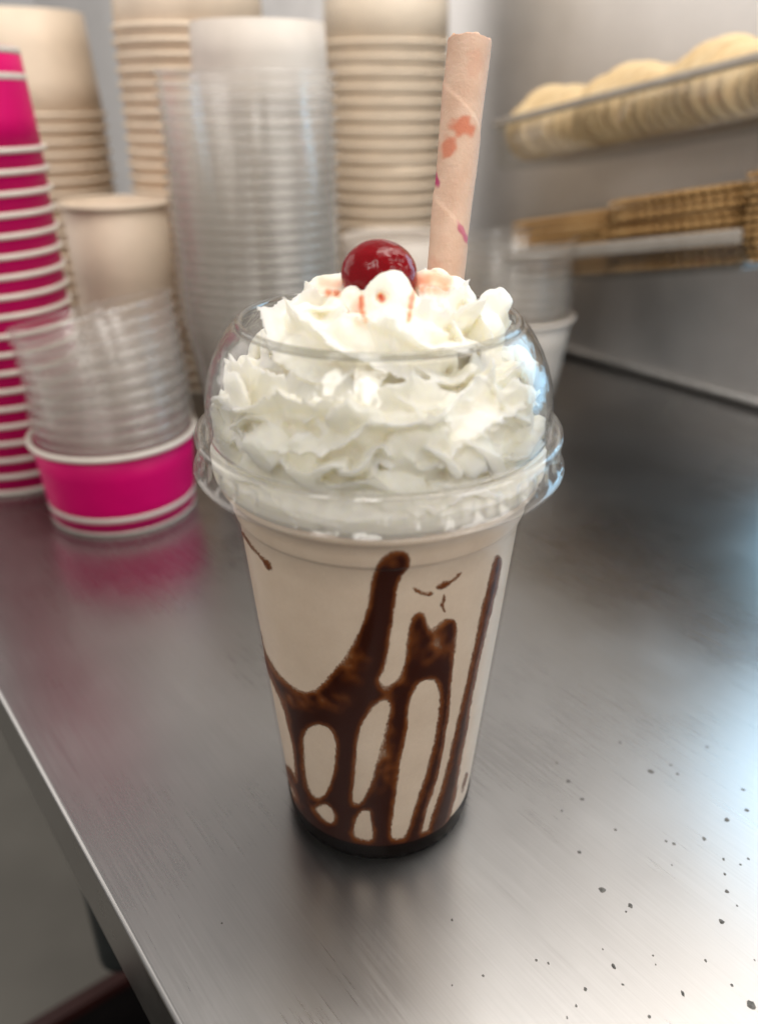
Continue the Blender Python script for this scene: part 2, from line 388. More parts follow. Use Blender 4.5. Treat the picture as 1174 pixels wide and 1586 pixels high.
# round wafers on edge: dished discs with a scalloped grid
def disc_mesh(r, th, dish, cells):
    n, m = 36, 6; V = []; rings = np.linspace(0, 1, m)
    for side in (1, -1):
        for q in rings:
            for i in range(n):
                a = 2 * PI * i / n; x, y = r * q * math.cos(a), r * q * math.sin(a)
                g = 0.35 * math.sin(x * cells) * math.sin(y * cells) * (1 if q < .98 else 0)
                V.append((x, y, dish * (x * x) / (r * r) + side * th / 2 + side * g))
    F = grid_faces(n, m, True).tolist() + (grid_faces(n, m, True)[:, ::-1] + n * m).tolist()
    F += [((m - 1) * n + i, (m - 1) * n + (i + 1) % n, n * m + (m - 1) * n + (i + 1) % n, n * m + (m - 1) * n + i) for i in range(n)]
    me = mesh('round_wafer', V, F); bm = bmesh.new(); bm.from_mesh(me)
    bmesh.ops.remove_doubles(bm, verts=bm.verts, dist=1e-7); bmesh.ops.recalc_face_normals(bm, faces=bm.faces); bm.to_mesh(me); bm.free(); return me
dm = disc_mesh(25.5, 2.6, 3.0, 0.9); dm.materials.append(M_wafer_pale)
dm.polygons.foreach_set('use_smooth', [True] * len(dm.polygons))
nw = int((L - 20) / 9.5)
for i in range(nw):
    for row in (0, 1):
        o = bpy.data.objects.new('round_wafer', dm); COL.objects.link(o)
        yaw = 0.95 + random.uniform(-.12, .12); lean = random.uniform(-.18, .18)
        nrm = e1 * math.cos(yaw) - e2 * math.sin(yaw) + e3 * lean; nrm /= np.linalg.norm(nrm)
        ax = np.cross(e3, nrm); ax /= np.linalg.norm(ax); up = np.cross(nrm, ax)
        big = 0.80 + 0.24 * abs(math.sin(i * 0.42 + 0.6)) ** 1.5 + random.uniform(-.04, .04)
        c = P0 + e1 * (14 + 9.5 * i) + e2 * (27 + 40 * row) + e3 * (-32 + 25.5 * big + 0.6)
        R = Matrix((ax * big, up * big, nrm)).transposed().to_4x4()
        o.matrix_basis = Matrix.Translation(Vector(tuple(c * MM))) @ R
        tag(o, 'pale yellow round wafer standing on edge in the higher clear tray', 'wafer', 'pale round wafers on edge in the higher tray')

P0, e1, e2, e3, L = tray((154, 445, 116.6), (237, 336, 144), 92, 19, 'waffle_tray', 'clear tray of flat brown waffles, the lower on the steel wall', ext0=75, ext1=0, lip=4.8)
def waffle_mesh(lx, ly, th):
    nx, ny = 13, 9; V = []; F = []
    xs = np.linspace(-lx, lx, 2 * nx + 1); ys = np.linspace(-ly, ly, 2 * ny + 1)
    for side in (1, -1):
        b = len(V)
        for j, y in enumerate(ys):
            for i, x in enumerate(xs):
                rim_ = i in (0, 2 * nx) or j in (0, 2 * ny)
                z = th / 2 if (i % 2 == 0 or j % 2 == 0) else th / 2 - 1.1
                wob_ = 1 + 0.02 * math.sin(3 * x / lx + 2) * (1 if j in (0, 2 * ny) else 0)
                inx = 2.4 if (i in (0, 2 * nx) and j % 2) else 0.0; iny = 2.4 if (j in (0, 2 * ny) and i % 2) else 0.0
                V.append((x - math.copysign(inx, x), (y - math.copysign(iny, y)) * wob_, side * (z - (0.8 if rim_ else 0))))
        g = grid_faces(2 * nx + 1, 2 * ny + 1) + b
        F += (g if side == 1 else g[:, ::-1]).tolist()
    NX, NY = 2 * nx + 1, 2 * ny + 1; off = NX * NY
    per = [i for i in range(NX)] + [NX - 1 + NX * j for j in range(1, NY)] + [NX * (NY - 1) + i for i in range(NX - 2, -1, -1)] + [NX * j for j in range(NY - 2, 0, -1)]
    F += [(per[k], per[(k + 1) % len(per)], off + per[(k + 1) % len(per)], off + per[k]) for k in range(len(per))]
    me = mesh('waffle', V, F); bm = bmesh.new(); bm.from_mesh(me); bmesh.ops.recalc_face_normals(bm, faces=bm.faces); bm.to_mesh(me); bm.free(); return me
wm = waffle_mesh(49, 40, 4.6); wm.materials.append(M_waffle)
for s_, (x0, cnt) in enumerate(((52, 9), (156, 10), (262, 11))):
    where = ('furthest into the corner', 'between the others', 'at the near end')[s_]
    pile = ('inner', 'middle', 'outer')[s_]
    for k in range(cnt):
        o = bpy.data.objects.new('waffle', wm); COL.objects.link(o)
        a = random.uniform(-.05, .05)
        ax = e1 * math.cos(a) + e2 * math.sin(a); ay = -e1 * math.sin(a) + e2 * math.cos(a)
        c = P0 + e1 * (x0 + random.uniform(-1.5, 1.5)) + e2 * (46 + random.uniform(-2, 2)) + e3 * (-19 + 2.9 + 5.3 * k)
        o.matrix_basis = Matrix.Translation(Vector(tuple(c * MM))) @ Matrix((ax, ay, e3)).transposed().to_4x4()
        tag(o, 'flat brown grid waffle piled in the lower clear tray', 'waffle', 'flat brown waffles piled in the lower tray')
tr = bpy.data.objects.get('waffle_tray')

# ------------------------------------------------------------------ below the counter
leg_p = at_z(182, 1486, -260.0) + ND * 4
lb = [(0, -260), (11, -260), (13.5, -256), (14, -250), (14, -60), (12, -56), (12, -40.5), (0, -40.5)]
leg = lathe('leg', lb, 40)
leg.transform(Matrix.Translation(Vector((leg_p[0] * MM, leg_p[1] * MM, 0))))
link('leg', leg, mg.m, counter)
bp = at_z(165, 1505, -420.0)
b_ = empty('black_bin', (0, 0, 0), 'black bin with a dark red rim below the counter edge', 'bin')
bc = bp + DD * 170 + ND * 20
ax1 = np.array([0.80, 0.60, 0.0]); ax2 = np.array([-0.60, 0.80, 0.0])
q = at_z(20, 1590, -420.0); ax1 = (bp - q) / np.linalg.norm(bp - q); ax2 = np.array([-ax1[1], ax1[0], 0])
cc = bp - ax1 * 60 - ax2 * 160
def bin_body(hx, hy, z0, z1, th):
    V = []
    for (a, z) in ((0, z0), (0, z1), (th, z1), (th, z0 + th)):
        for sx, sy in ((-1, -1), (1, -1), (1, 1), (-1, 1)):
            V.append(cc + ax1 * sx * (hx - a) + ax2 * sy * (hy - a) + np.array([0, 0, z - cc[2]]))
    F = [(4 * l + i, 4 * l + (i + 1) % 4, 4 * l + 4 + (i + 1) % 4, 4 * l + 4 + i) for l in range(3) for i in range(4)] + [(0, 3, 2, 1), (12, 13, 14, 15)]
    return mesh('bin_body', V, F)
link('bin_body', bin_body(190, 150, -899, -426, 4), mr.m, b_, smooth=False)
V = []
for (a, z) in ((-3, -426), (-3, -416), (9, -416), (9, -426)):
    for sx, sy in ((-1, -1), (1, -1), (1, 1), (-1, 1)): V.append(cc + ax1 * sx * (190 - a) + ax2 * sy * (150 - a) + np.array([0, 0, z - cc[2]]))
F = [(4 * l + i, 4 * l + (i + 1) % 4, (4 * l + 4 + (i + 1) % 4) % 16, (4 * l + 4 + i) % 16) for l in range(4) for i in range(4)]
link('rim', mesh('rim', V, F), mrr.m, b_, smooth=False)

# ------------------------------------------------------------------ the milkshake cup
RB, ZG, RG = 32.0, 117.5, 42.2
def cup_r(z): return RB + (RG - RB) * z / ZG if z <= ZG else RG + (z - ZG) * 0.13 + 1.05 * smoothstep(ZG, ZG + 1.8, z) + 3.7 * smoothstep(123.5, 131.5, z)
def ribs(th, r, z):
    k = 1.0 if 0.8 < z < 5.0 else 0.0
    return r + k * 0.35 * np.maximum(0, np.cos(th * 46)) ** 0.5 * np.sign(np.maximum(0, np.cos(th * 46)))
outer = [(RB - 1.6, 0.0), (RB - 0.3, 0.25), (RB + 0.1, 1.0), (RB + 0.25, 3.0), (RB + 0.45, 4.8), (RB + 0.55, 5.6)]
outer += [(cup_r(z) + (0.16 if abs(z - 17.5) < 0.3 else 0), z) for z in (7, 10, 14, 16.8, 17.5, 18.2, 22, 30, 40, 50, 60, 70, 80, 90, 100, 108, 114, 117, 117.5, 118.1, 118.8, 119.5, 121, 123, 125, 127, 129, 131)]
rtop = cup_r(131)
outer += [(rtop + 0.5, 132.0), (rtop + 1.0, 132.6), (rtop + 1.2, 133.6), (rtop + 1.0, 134.7), (rtop + 0.6, 135.0), (rtop + 0.1, 134.3)]
inner = [(cup_r(z) - 0.4, z) for z in (131, 129, 127, 125, 123, 119.6, 118.4, 117.3, 100, 80, 60, 40, 20, 7.5)] + [(RB - 0.2, 4.0), (RB - 0.9, 1.0), (RB - 4.5, 0.9), (RB - 7.5, 5.5), (0, 5.8), (0, 5.3), (RB - 7.2, 5.0), (RB - 4.6, 0.3)]
cup = empty('milkshake_cup', (0, 0, 0), 'clear plastic cup full of milkshake standing on the steel counter', 'cup')
link('cup_wall', lathe('cup_wall', outer + inner, 230, close=True, f=ribs), M_cup, cup)

mk = NT('milkshake').set(Roughness=0.42, Specular_IOR_Level=0.35, Subsurface_Weight=0.25, Subsurface_Scale=0.004)
mk.p.inputs['Subsurface Radius'].default_value = (1.0, 0.7, 0.5)
f = mk.math('ADD', mk.math('MULTIPLY', mk.noise(75, 5, 0.6), 0.75), mk.math('MULTIPLY', mk.noise(1100, 2), 0.25)); mk.l(mk.ramp(f, [(0.3, (0.575, 0.46, 0.355)), (0.7, (0.665, 0.55, 0.435))]), mk.p.inputs['Base Color'])
milk_prof = [(0, 6.5), (RB - 6, 6.5), (RB - 1.4, 6.0), (RB - 0.7, 7.6)] + [(cup_r(z) - 1.0, z) for z in (10, 20, 40, 60, 80, 100, 110, 117.4, 118.2, 118.9, 119.6, 122, 124, 126, 128)] + [(cup_r(128) - 4, 130.5), (20, 132), (0, 132)]
milk = link('milkshake', lathe('milkshake', milk_prof, 128), mk.m)
tag(milk, 'beige milkshake filling the clear cup, streaked with chocolate syrup', 'milkshake')

# chocolate syrup: outlines in photo crop coordinates, thrown onto the cup's own wall
DARK = [
 [(600,215),(640,213),(661,232),(660,265),(638,290),(618,325),(612,380),(600,450),(592,520),(580,590),(562,640),(550,665),(578,692),(612,676),(640,645),(655,590),(658,530),(668,480),(680,440),(697,428),(715,435),(722,465),(735,492),(755,480),(775,460),(800,448),(822,455),(826,490),(822,545),(812,600),(806,650),(804,700),(800,745),(795,800),(785,850),(778,905),(768,950),(755,1010),(738,1065),(722,1110),(712,1150),(704,1190),(700,1203),(740,1186),(760,1182),(800,1158),(830,1128),(868,1082),(905,1040),(905,1400),(200,1400),(222,1000),(245,1050),(262,1075),(274,1080),(262,1045),(240,1000),(228,965),(236,962),(262,1000),(272,1020),(268,960),(262,900),(252,850),(240,800),(222,745),(200,690),(172,630),(152,590),(120,500),(100,430),(118,430),(140,500),(155,560),(178,605),(205,645),(240,680),(275,703),(310,712),(350,692),(390,650),(430,600),(465,550),(490,500),(510,450),(525,400),(532,350),(540,300),(556,265),(572,238)],
 [(962,240),(950,300),(935,360),(915,440),(900,520),(882,600),(865,680),(846,760),(830,830),(815,900),(800,960),(785,1020),(765,1090),(745,1140),(728,1200),(760,1215),(782,1190),(798,1150),(812,1100),(825,1040),(835,970),(845,910),(860,840),(870,770),(886,680),(900,610),(915,540),(935,460),(955,380),(971,310),(981,260),(978,233),(970,230)],
 [(82,140),(110,185),(148,228),(160,238),(178,250),(187,275),(172,280),(158,262),(146,240),(104,190),(78,150)],
 [(676,336),(704,350),(722,358),(745,352),(748,362),(728,370),(700,362),(678,346)],
 [(750,338),(775,325),(790,312),(805,318),(840,282),(846,290),(812,325),(795,335),(770,350)],
 [(782,362),(790,366),(788,390),(782,400),(790,420),(784,428),(772,405),(768,398),(778,388)],
 [(862,985),(868,990),(856,1040),(846,1062),(844,1045)],
]
LIGHT = [
 [(735,655),(755,660),(770,690),(773,740),(765,800),(755,870),(740,930),(722,1000),(700,1060),(682,1120),(660,1190),(648,1216),(625,1222),(600,1217),(596,1180),(604,1130),(612,1080),(620,1010),(630,940),(645,880),(655,830),(655,780),(662,730),(680,690),(700,663)],
 [(575,727),(595,735),(602,755),(592,800),(580,850),(565,900),(550,960),(535,1020),(515,1065),(495,1097),(465,1097),(462,1060),(470,1000),(475,940),(480,880),(490,830),(510,790),(540,750)],
 [(290,870),(300,838),(320,820),(350,814),(385,825),(405,855),(413,900),(405,960),(392,1020),(375,1062),(345,1078),(318,1062),(302,1025),(294,960)],
 [(330,1110),(348,1100),(368,1093),(390,1105),(406,1130),(406,1155),(392,1167),(365,1152),(345,1135)],
 [(488,1122),(508,1112),(530,1120),(532,1150),(540,1190),(536,1225),(495,1222),(462,1207),(470,1160)],
]
def smooth_poly(P, it=2):
    P = np.array(P, float)
    for _ in range(it):
        Q = np.roll(P, -1, 0); P = np.stack([0.75 * P + 0.25 * Q, 0.25 * P + 0.75 * Q], 1).reshape(-1, 2)
    return P
def poly_sdf(P, X, Y):
    A = P; B = np.roll(P, -1, 0); d2 = np.full(X.shape, 1e12); ins = np.zeros(X.shape, bool)
    for (ax, ay), (bx, by) in zip(A, B):
        ex, ey = bx - ax, by - ay; L2 = ex * ex + ey * ey + 1e-9
        t = np.clip(((X - ax) * ex + (Y - ay) * ey) / L2, 0, 1)
        d2 = np.minimum(d2, (X - ax - t * ex) ** 2 + (Y - ay - t * ey) ** 2)
        c = (ay > Y) != (by > Y)
        if ey != 0: ins ^= c & (X < ex * (Y - ay) / ey + ax)
    return np.where(ins, -1, 1) * np.sqrt(d2)
NTH, NZ = 470, 350
th = np.linspace(-PI * 1.0, 0, NTH); zz = np.linspace(6.6, 127.5, NZ)
TH, ZZ = np.meshgrid(th, zz)
RR = np.vectorize(cup_r)(zz)[:, None] - 1.0
X3 = np.stack([RR * np.cos(TH), RR * np.sin(TH), ZZ], -1)
ux, uy = to_px(X3 * np.array([1, 1, 1]))
ux = (ux - 340) / 0.4429; uy = (uy - 760) / 0.4429
S = np.full(ux.shape, 1e6)
for k_, P in enumerate(DARK): S = np.minimum(S, poly_sdf(smooth_poly(P, 2), ux, uy) - (7.0 if k_ < 2 else 2.0))
for P in LIGHT: S = np.maximum(S, -poly_sdf(smooth_poly(P, 2), ux, uy) - 5.0)
back = smoothstep(-0.20, 0.0, TH + 0 * ZZ) + smoothstep(-PI + 0.20, -PI, TH + 0 * ZZ)      # out of the photo's sight only the pool goes on
nzv = np.array([noise.noise(Vector((a * 9, b * 0.25, 0.3))) for a, b in zip(TH.ravel(), ZZ.ravel())]).reshape(TH.shape)
nzf = np.array([noise.noise(Vector((a * 46, b * 1.1, 4.3))) for a, b in zip(TH.ravel(), ZZ.ravel())]).reshape(TH.shape)
nzg = np.array([noise.noise(Vector((a * 110, b * 2.6, 9.3))) for a, b in zip(TH.ravel(), ZZ.ravel())]).reshape(TH.shape)
S = S + 2.5 * nzv + 3.0 * nzf + 3.5 * nzg
S = np.minimum(S, (ZZ - 7.6 - 1.2 * nzv) * 4.5)
keep = S < 0
gz, gt = np.gradient(S)
g2 = gz * gz + gt * gt + 1e-6
q = (keep[:-1, :-1] | keep[1:, :-1] | keep[:-1, 1:] | keep[1:, 1:])
out_ = S > 0
dj = np.where(out_, -S * gz / g2, 0); di = np.where(out_, -S * gt / g2, 0)
m_ = np.hypot(dj, di) > 1.3; sc_ = np.where(m_, 1.3 / (np.hypot(dj, di) + 1e-9), 1); dj *= sc_; di *= sc_
TH2 = TH + di * (th[1] - th[0]); ZZ2 = ZZ + dj * (zz[1] - zz[0])
def spot(cu, cv, ru, rv): return np.exp(-((ux - cu) / ru) ** 2 - ((uy - cv) / rv) ** 2)
thin = 1 - 0.75 * np.clip(spot(740, 540, 90, 90) + spot(330, 730, 150, 45) + spot(470, 600, 70, 70) + spot(575, 900, 45, 170) + 0.6 * spot(620, 690, 70, 40) + 0.7 * spot(600, 240, 50, 40) + 0.5 * spot(300, 1090, 60, 40), 0, 1) * (0.75 + 0.8 * nzv)
thick = np.clip(-S / 21.0, 0, 1.3) * np.clip(thin, 0.15, 1)
RR2 = np.vectorize(cup_r)(ZZ2) - 0.98 + 0.40 * np.sqrt(smoothstep(0, 1, np.minimum(thick, 1)))
V = np.stack([RR2 * np.cos(TH2), RR2 * np.sin(TH2), ZZ2], -1).reshape(-1, 3)
F = grid_faces(NTH, NZ)[q.ravel()]
used = np.unique(F); remap = -np.ones(len(V), int); remap[used] = np.arange(len(used))
sy = mesh('chocolate_syrup', V[used], remap[F])
vfloat(sy, thick.ravel()[used], 'thick')
vfloat(sy, np.clip((nzf + nzv).ravel()[used] * .5 + .5, 0, 1), 'grain')
ch = NT('chocolate_syrup').set(Roughness=0.35, Specular_IOR_Level=0.025)
at = ch.n('ShaderNodeAttribute', attribute_name='thick'); ag = ch.n('ShaderNodeAttribute', attribute_name='grain')
fine = ch.noise(2200, 3, 0.6); big = ch.noise(190, 5, 0.7)
tk = ch.math('ADD', at.outputs['Fac'], ch.math('MULTIPLY', ch.math('SUBTRACT', big, 0.5), 1.1))
ch.l(ch.ramp(tk, [(0.10, (0.22, 0.085, 0.030)), (0.42, (0.125, 0.036, 0.009)), (0.80, (0.055, 0.013, 0.004)), (1.0, (0.028, 0.006, 0.003))]), ch.p.inputs['Base Color'])
al = ch.math('ADD', ch.math('MULTIPLY', at.outputs['Fac'], 1.9), ch.math('MULTIPLY', ch.math('SUBTRACT', fine, 0.42), 1.6))
al = ch.mapr(al, 0.0, 0.75, 0.0, 1.0)
ch.l(al, ch.p.inputs['Alpha'])
so = link('chocolate_syrup', sy, ch.m, milk)
# pool of syrup running on round the back
pool = lathe('syrup_pool', [(RB - 6.6, 5.6), (RB - 4.4, 1.3), (RB - 1.0, 1.3), (RB - 0.35, 4.2), (cup_r(6.5) - 0.50, 6.5), (cup_r(8.6) - 0.47, 8.6), (cup_r(9.6) - 1.02, 9.6)], 128)
pm = NT('thick_syrup').set(Roughness=0.3, Specular_IOR_Level=0.0); f = pm.noise(60, 3)
pm.l(pm.ramp(f, [(0.3, (0.003, 0.002, 0.002)), (0.7, (0.007, 0.004, 0.003))]), pm.p.inputs['Base Color'])
link('syrup_pool', pool, pm.m, milk)
for o_ in (so,): o_['label'] = 'dark brown chocolate syrup streaks running down inside the cup'

# ------------------------------------------------------------------ dome lid
lid = empty('dome_lid', (0, 0, 132.5), 'clear dome lid with a round hole, snapped on the milkshake cup', 'lid')
def lidp(pts): return [(r, z - 132.5) for r, z in pts]
link('hole_rim', roundring(36.9, 171.0 - 132.5, 1.15, 160, 12), M_rim, lid)
dome_out = [(47.2, 141.6), (47.4, 143.5), (47.75, 147), (47.6, 151), (46.9, 155), (45.7, 159), (44.1, 162.8), (42.2, 166.2), (40.4, 168.8), (39.2, 170.1), (38.2, 170.9)]
dome_in = [(37.9, 170.4), (38.6, 169.8), (39.7, 168.3), (41.6, 165.7), (43.5, 162.4), (45.1, 158.8), (46.3, 154.9), (47.0, 151), (47.15, 147), (46.8, 143.5), (46.5, 142.0)]
link('dome', lathe('dome', lidp(dome_out + dome_in), 160, close=True), M_lid, lid)
def tabs(th, r, z):
    zz_ = z + 132.5
    k = 0.9 * smoothstep(133.6, 135.0, zz_) * (1 - smoothstep(138.4, 139.8, zz_)) if r > 49 else 0.0
    ph = (th * 44 / (2 * PI)) % 1.0
    sel = smoothstep(0.18, 0.24, ph) * (1 - smoothstep(0.62, 0.68, ph))
    return r - 1.0 * k * sel
ring_out = [(46.6, 141.4), (47.3, 140.6), (48.6, 141.2), (49.4, 142.3), (50.3, 142.6), (51.0, 142.0), (51.25, 141.0), (51.0, 140.2), (50.75, 139.6), (50.75, 138.6), (50.9, 136.8), (51.05, 135.0), (51.2, 133.8), (51.5, 132.9), (52.1, 132.6), (52.35, 132.2), (52.1, 131.7), (51.5, 131.7)]
ring_in = [(51.0, 132.3), (50.75, 133.6), (50.55, 135.0), (50.4, 136.8), (50.25, 138.6), (50.25, 139.6), (50.4, 140.6), (50.2, 141.6), (49.7, 141.8), (49.1, 140.9), (47.6, 139.9), (46.5, 140.6)]
link('snap_ring', lathe('snap_ring', lidp(ring_out + ring_in), 480, close=True, f=tabs), M_ring, lid)

# ------------------------------------------------------------------ whipped cream
def dome_limit(z):
    zs = [124, 127.5, 131, 135.3, 137.5, 141, 143.5, 147, 151, 155, 159, 162.8, 166, 168, 170, 172, 176, 200]
    rs = [42.8, 44.3, 47.0, 47.8, 47.0, 45.8, 46.0, 46.5, 46.3, 45.5, 44.2, 42.4, 40.4, 37.8, 35.2, 34.6, 37.0, 60]
    return np.interp(z, zs, rs)
cb = bmesh.new()
def add_grid(V, F):
    vs = [cb.verts.new(tuple(v)) for v in V]
    for f_ in F:
        try: cb.faces.new([vs[i] for i in f_])
        except ValueError: pass
def fin(x): return np.exp(-((np.abs(((x + PI) % (2 * PI)) - PI)) / 0.50) ** 1.5)
def rope(path, rad, lobes=6, twist=0.0, pleat=0.0, depth=0.42, seed=0.0, nphi=72):
    path = np.array(path, float); n = len(path)
    T = np.gradient(path, axis=0); T /= np.linalg.norm(T, axis=1)[:, None]
    s = np.concatenate([[0], np.cumsum(np.linalg.norm(np.diff(path, axis=0), axis=1))])
    up = np.array([0, 0, 1.0]); N = np.cross(T, up); N /= np.linalg.norm(N, axis=1)[:, None] + 1e-9; B = np.cross(N, T)
    phi = np.linspace(0, 2 * PI, nphi, endpoint=False); V = []
    for k in range(n):
        r0 = rad[k]
        w1 = noise.noise(Vector((s[k] * .09, seed, 1.7)))
        ph = lobes * phi + twist * s[k] + 2.4 * w1
        amp = depth * (1 + 0.6 * np.array([noise.noise(Vector((math.cos(a) * 1.6 + seed, math.sin(a) * 1.6, s[k] * .11))) for a in phi]))
        r = r0 * (1 - amp + amp * 1.15 * fin(ph))
        r *= 1 + pleat * fin(np.array(s[k] * 2 * PI / 10.5 + 1.8 * np.sin(phi) + 1.6 * w1))
        V.append(path[k] + np.outer(r * np.cos(phi), N[k]) + np.outer(r * np.sin(phi), B[k]))
    V = np.concatenate(V); F = grid_faces(nphi, n, True).tolist()
    F += [tuple(range(nphi))[::-1], tuple((n - 1) * nphi + i for i in range(nphi))]
    add_grid(V, F)
def arc(R0, R1, z0, z1, a0, a1, n=90, wob=1.5, seed=0):
    a = np.linspace(a0, a1, n); t = np.linspace(0, 1, n)
    R = R0 + (R1 - R0) * t + wob * np.array([noise.noise(Vector((x * 1.3, seed, 0))) for x in a])
    z = z0 + (z1 - z0) * t + wob * 1.2 * np.array([noise.noise(Vector((x * 1.7, seed, 5))) for x in a])
    return np.stack([R * np.cos(a), R * np.sin(a), z], 1)
def taper(n, r, a=0.06):
    t = np.linspace(0, 1, n); return r * np.minimum(1, np.sqrt(np.minimum(t, 1 - t) / a + 0.08))
D2 = math.radians
# core, then two rings and a crest of ruffled rope
def cone(prof, n=48):
    tt = np.linspace(0, 2 * PI, n, endpoint=False)
    V = np.concatenate([np.stack([r * np.cos(tt), r * np.sin(tt), np.full(n, z)], 1) for r, z in prof])
    F = grid_faces(n, len(prof), True).tolist() + [tuple(range(n))[::-1], tuple((len(prof) - 1) * n + i for i in range(n))]
    add_grid(V, F)
cone([(43, 126), (47.5, 131), (47.5, 135.5), (44.5, 138.5), (39, 142), (34, 148), (29, 155), (24, 162), (18, 168), (13, 172), (8, 174)])
p = arc(36.5, 36.0, 137, 140, D2(-190), D2(20), 150, 2.5, 1); rope(p, taper(150, 13.0), 7, 0.16, 0.26, 0.50, 1.0)
p = arc(35.0, 35.0, 141, 139, D2(10), D2(180), 110, 2.0, 2); rope(p, taper(110, 13.0), 7, 0.16, 0.22, 0.46, 2.0)
p = arc(33.5, 32.5, 150, 154, D2(-215), D2(-20), 130, 2.0, 3); rope(p, taper(130, 12.5), 6, -0.20, 0.24, 0.50, 3.0)
p = arc(31.0, 31.0, 154, 153, D2(-40), D2(160), 110, 1.5, 4); rope(p, taper(110, 12.0), 6, 0.13, 0.20, 0.46, 4.0)
p = arc(19.5, 17.5, 165.5, 168.5, D2(-205), D2(60), 120, 1.5, 5); rope(p, taper(120, 12.0), 6, 0.34, 0.30, 0.46, 5.0)
p = arc(17.5, 19.0, 168, 167, D2(40), D2(170), 70, 1.0, 6); rope(p, taper(70, 11.5), 6, 0.26, 0.2, 0.42, 6.0)
def petal(px, py, d, w, h, t, yaw=0.0, roll=0.0, pitch=0.0, bend=0.0):
    """a bent cushion of cream; w h t half sizes in mm, facing the viewer before yaw and pitch"""
    c = at_depth(px, py, d); n1, n2 = 20, 14; V = []
    R = Matrix.Rotation(yaw, 3, 'Z') @ Matrix.Rotation(pitch, 3, 'X') @ Matrix.Rotation(roll, 3, 'Y')
    for j in range(n2 + 1):
        b = -PI / 2 + PI * j / n2
        for i in range(n1):
            a = 2 * PI * i / n1
            x = w * math.cos(b) * math.cos(a); z = h * math.sin(b); y = t * math.cos(b) * math.sin(a)
            y += bend * (x / w) ** 2 + 0.5 * bend * (z / h) ** 2
            q_ = 1 + 0.10 * noise.noise(Vector((x * .25 + px, z * .25, py)))
            v = R @ Vector((x * q_, y, z * q_)); V.append(c + np.array(v))
    add_grid(V, grid_faces(n1, n2 + 1, True).tolist())
def blade(pts, wid, th0):
    """a thin fin following image points (x, y, depth), wid deep away from the viewer"""
    P = np.array([at_depth(*q_) for q_ in pts]); m = len(P)
    for _ in range(3):
        Q = [P[0]]
        for a_, b__ in zip(P[:-1], P[1:]): Q += [0.75 * a_ + 0.25 * b__, 0.25 * a_ + 0.75 * b__]
        P = np.array(Q + [P[-1]])
    T = np.gradient(P, axis=0); T /= np.linalg.norm(T, axis=1)[:, None]
    C = P + np.array([-P[:, 0] * .0, np.full(len(P), wid * .26), np.full(len(P), -wid * .06)]).T
    fw = np.array([0, 1.0, -0.3]); fw /= np.linalg.norm(fw)
    sd = np.cross(T, fw); sd /= np.linalg.norm(sd, axis=1)[:, None]
    k = 20; V = []
    tt = np.linspace(0, 1, len(P)); ends = np.sqrt(np.clip(np.minimum(tt, 1 - tt) / 0.12, 0.03, 1))
    for c, s_, e in zip(C, sd, ends):
        for i in range(k):
            a = 2 * PI * i / k
            V.append(c + fw * (wid * .5 * math.cos(a) * (0.3 + 0.7 * e)) + s_ * (th0 * (0.35 + 0.65 * (0.5 + 0.5 * math.cos(a))) * math.sin(a) * e))
    add_grid(V, grid_faces(k, len(P), True).tolist() + [tuple(range(k))[::-1], tuple((len(P) - 1) * k + i for i in range(k))])
# crest: curled lobe before the cherry, ridge on its left, fan of pleats and a round flap on the right
petal(604, 490, 203, 7.5, 10.5, 6.5, 0.1, 0.0, -0.15, 1.0)
petal(612, 525, 198, 11.0, 7.5, 6, 0.0, 0.1, -0.3, 1.0)
petal(556, 535, 198, 9.0, 7, 6, 0.2, 0.4, -0.2, 1.0)
petal(545, 500, 210, 7.5, 8.5, 6, 0.0, 0.25, 0, 0.5)
petal(520, 464, 222, 9.0, 6.5, 6, 0, 0.1, 0, 0)
petal(508, 446, 224, 4.0, 3.0, 4, 0, 0.2, 0, 0)
petal(662, 462, 220, 8.5, 7.0, 6, 0, -0.6, 0, 0)
petal(680, 440, 221, 3.6, 4.6, 4, 0, 0.35, 0, 0)
petal(700, 472, 224, 7.5, 7.0, 6, 0, -0.3, 0, 0)
petal(768, 484, 217, 5.6, 6.6, 2.8, 0.35, -0.2, -0.1, 0.8)
petal(748, 515, 214, 6.5, 6.0, 5, 0.2, 0.5, -0.1, 0.5)
blade([(648, 462, 206), (646, 490, 203), (640, 520, 200), (634, 548, 199)], 14, 1.5)
blade([(690, 466, 208), (700, 492, 205), (712, 520, 203), (722, 548, 201)], 14, 1.5)
blade([(728, 464, 212), (738, 486, 210), (752, 508, 208), (762, 530, 207)], 14, 1.4)
blade([(528, 462, 208), (540, 478, 205), (548, 505, 201), (556, 535, 198)], 12, 1.3)
blade([(452, 490, 209), (470, 478, 206), (500, 480, 204), (530, 478, 204)], 12, 1.6)
blade([(572, 452, 203), (566, 462, 202), (568, 480, 200), (580, 495, 199)], 9, 1.3)
blade([(585, 450, 203), (605, 446, 202), (625, 452, 203), (638, 464, 204)], 10, 1.4)
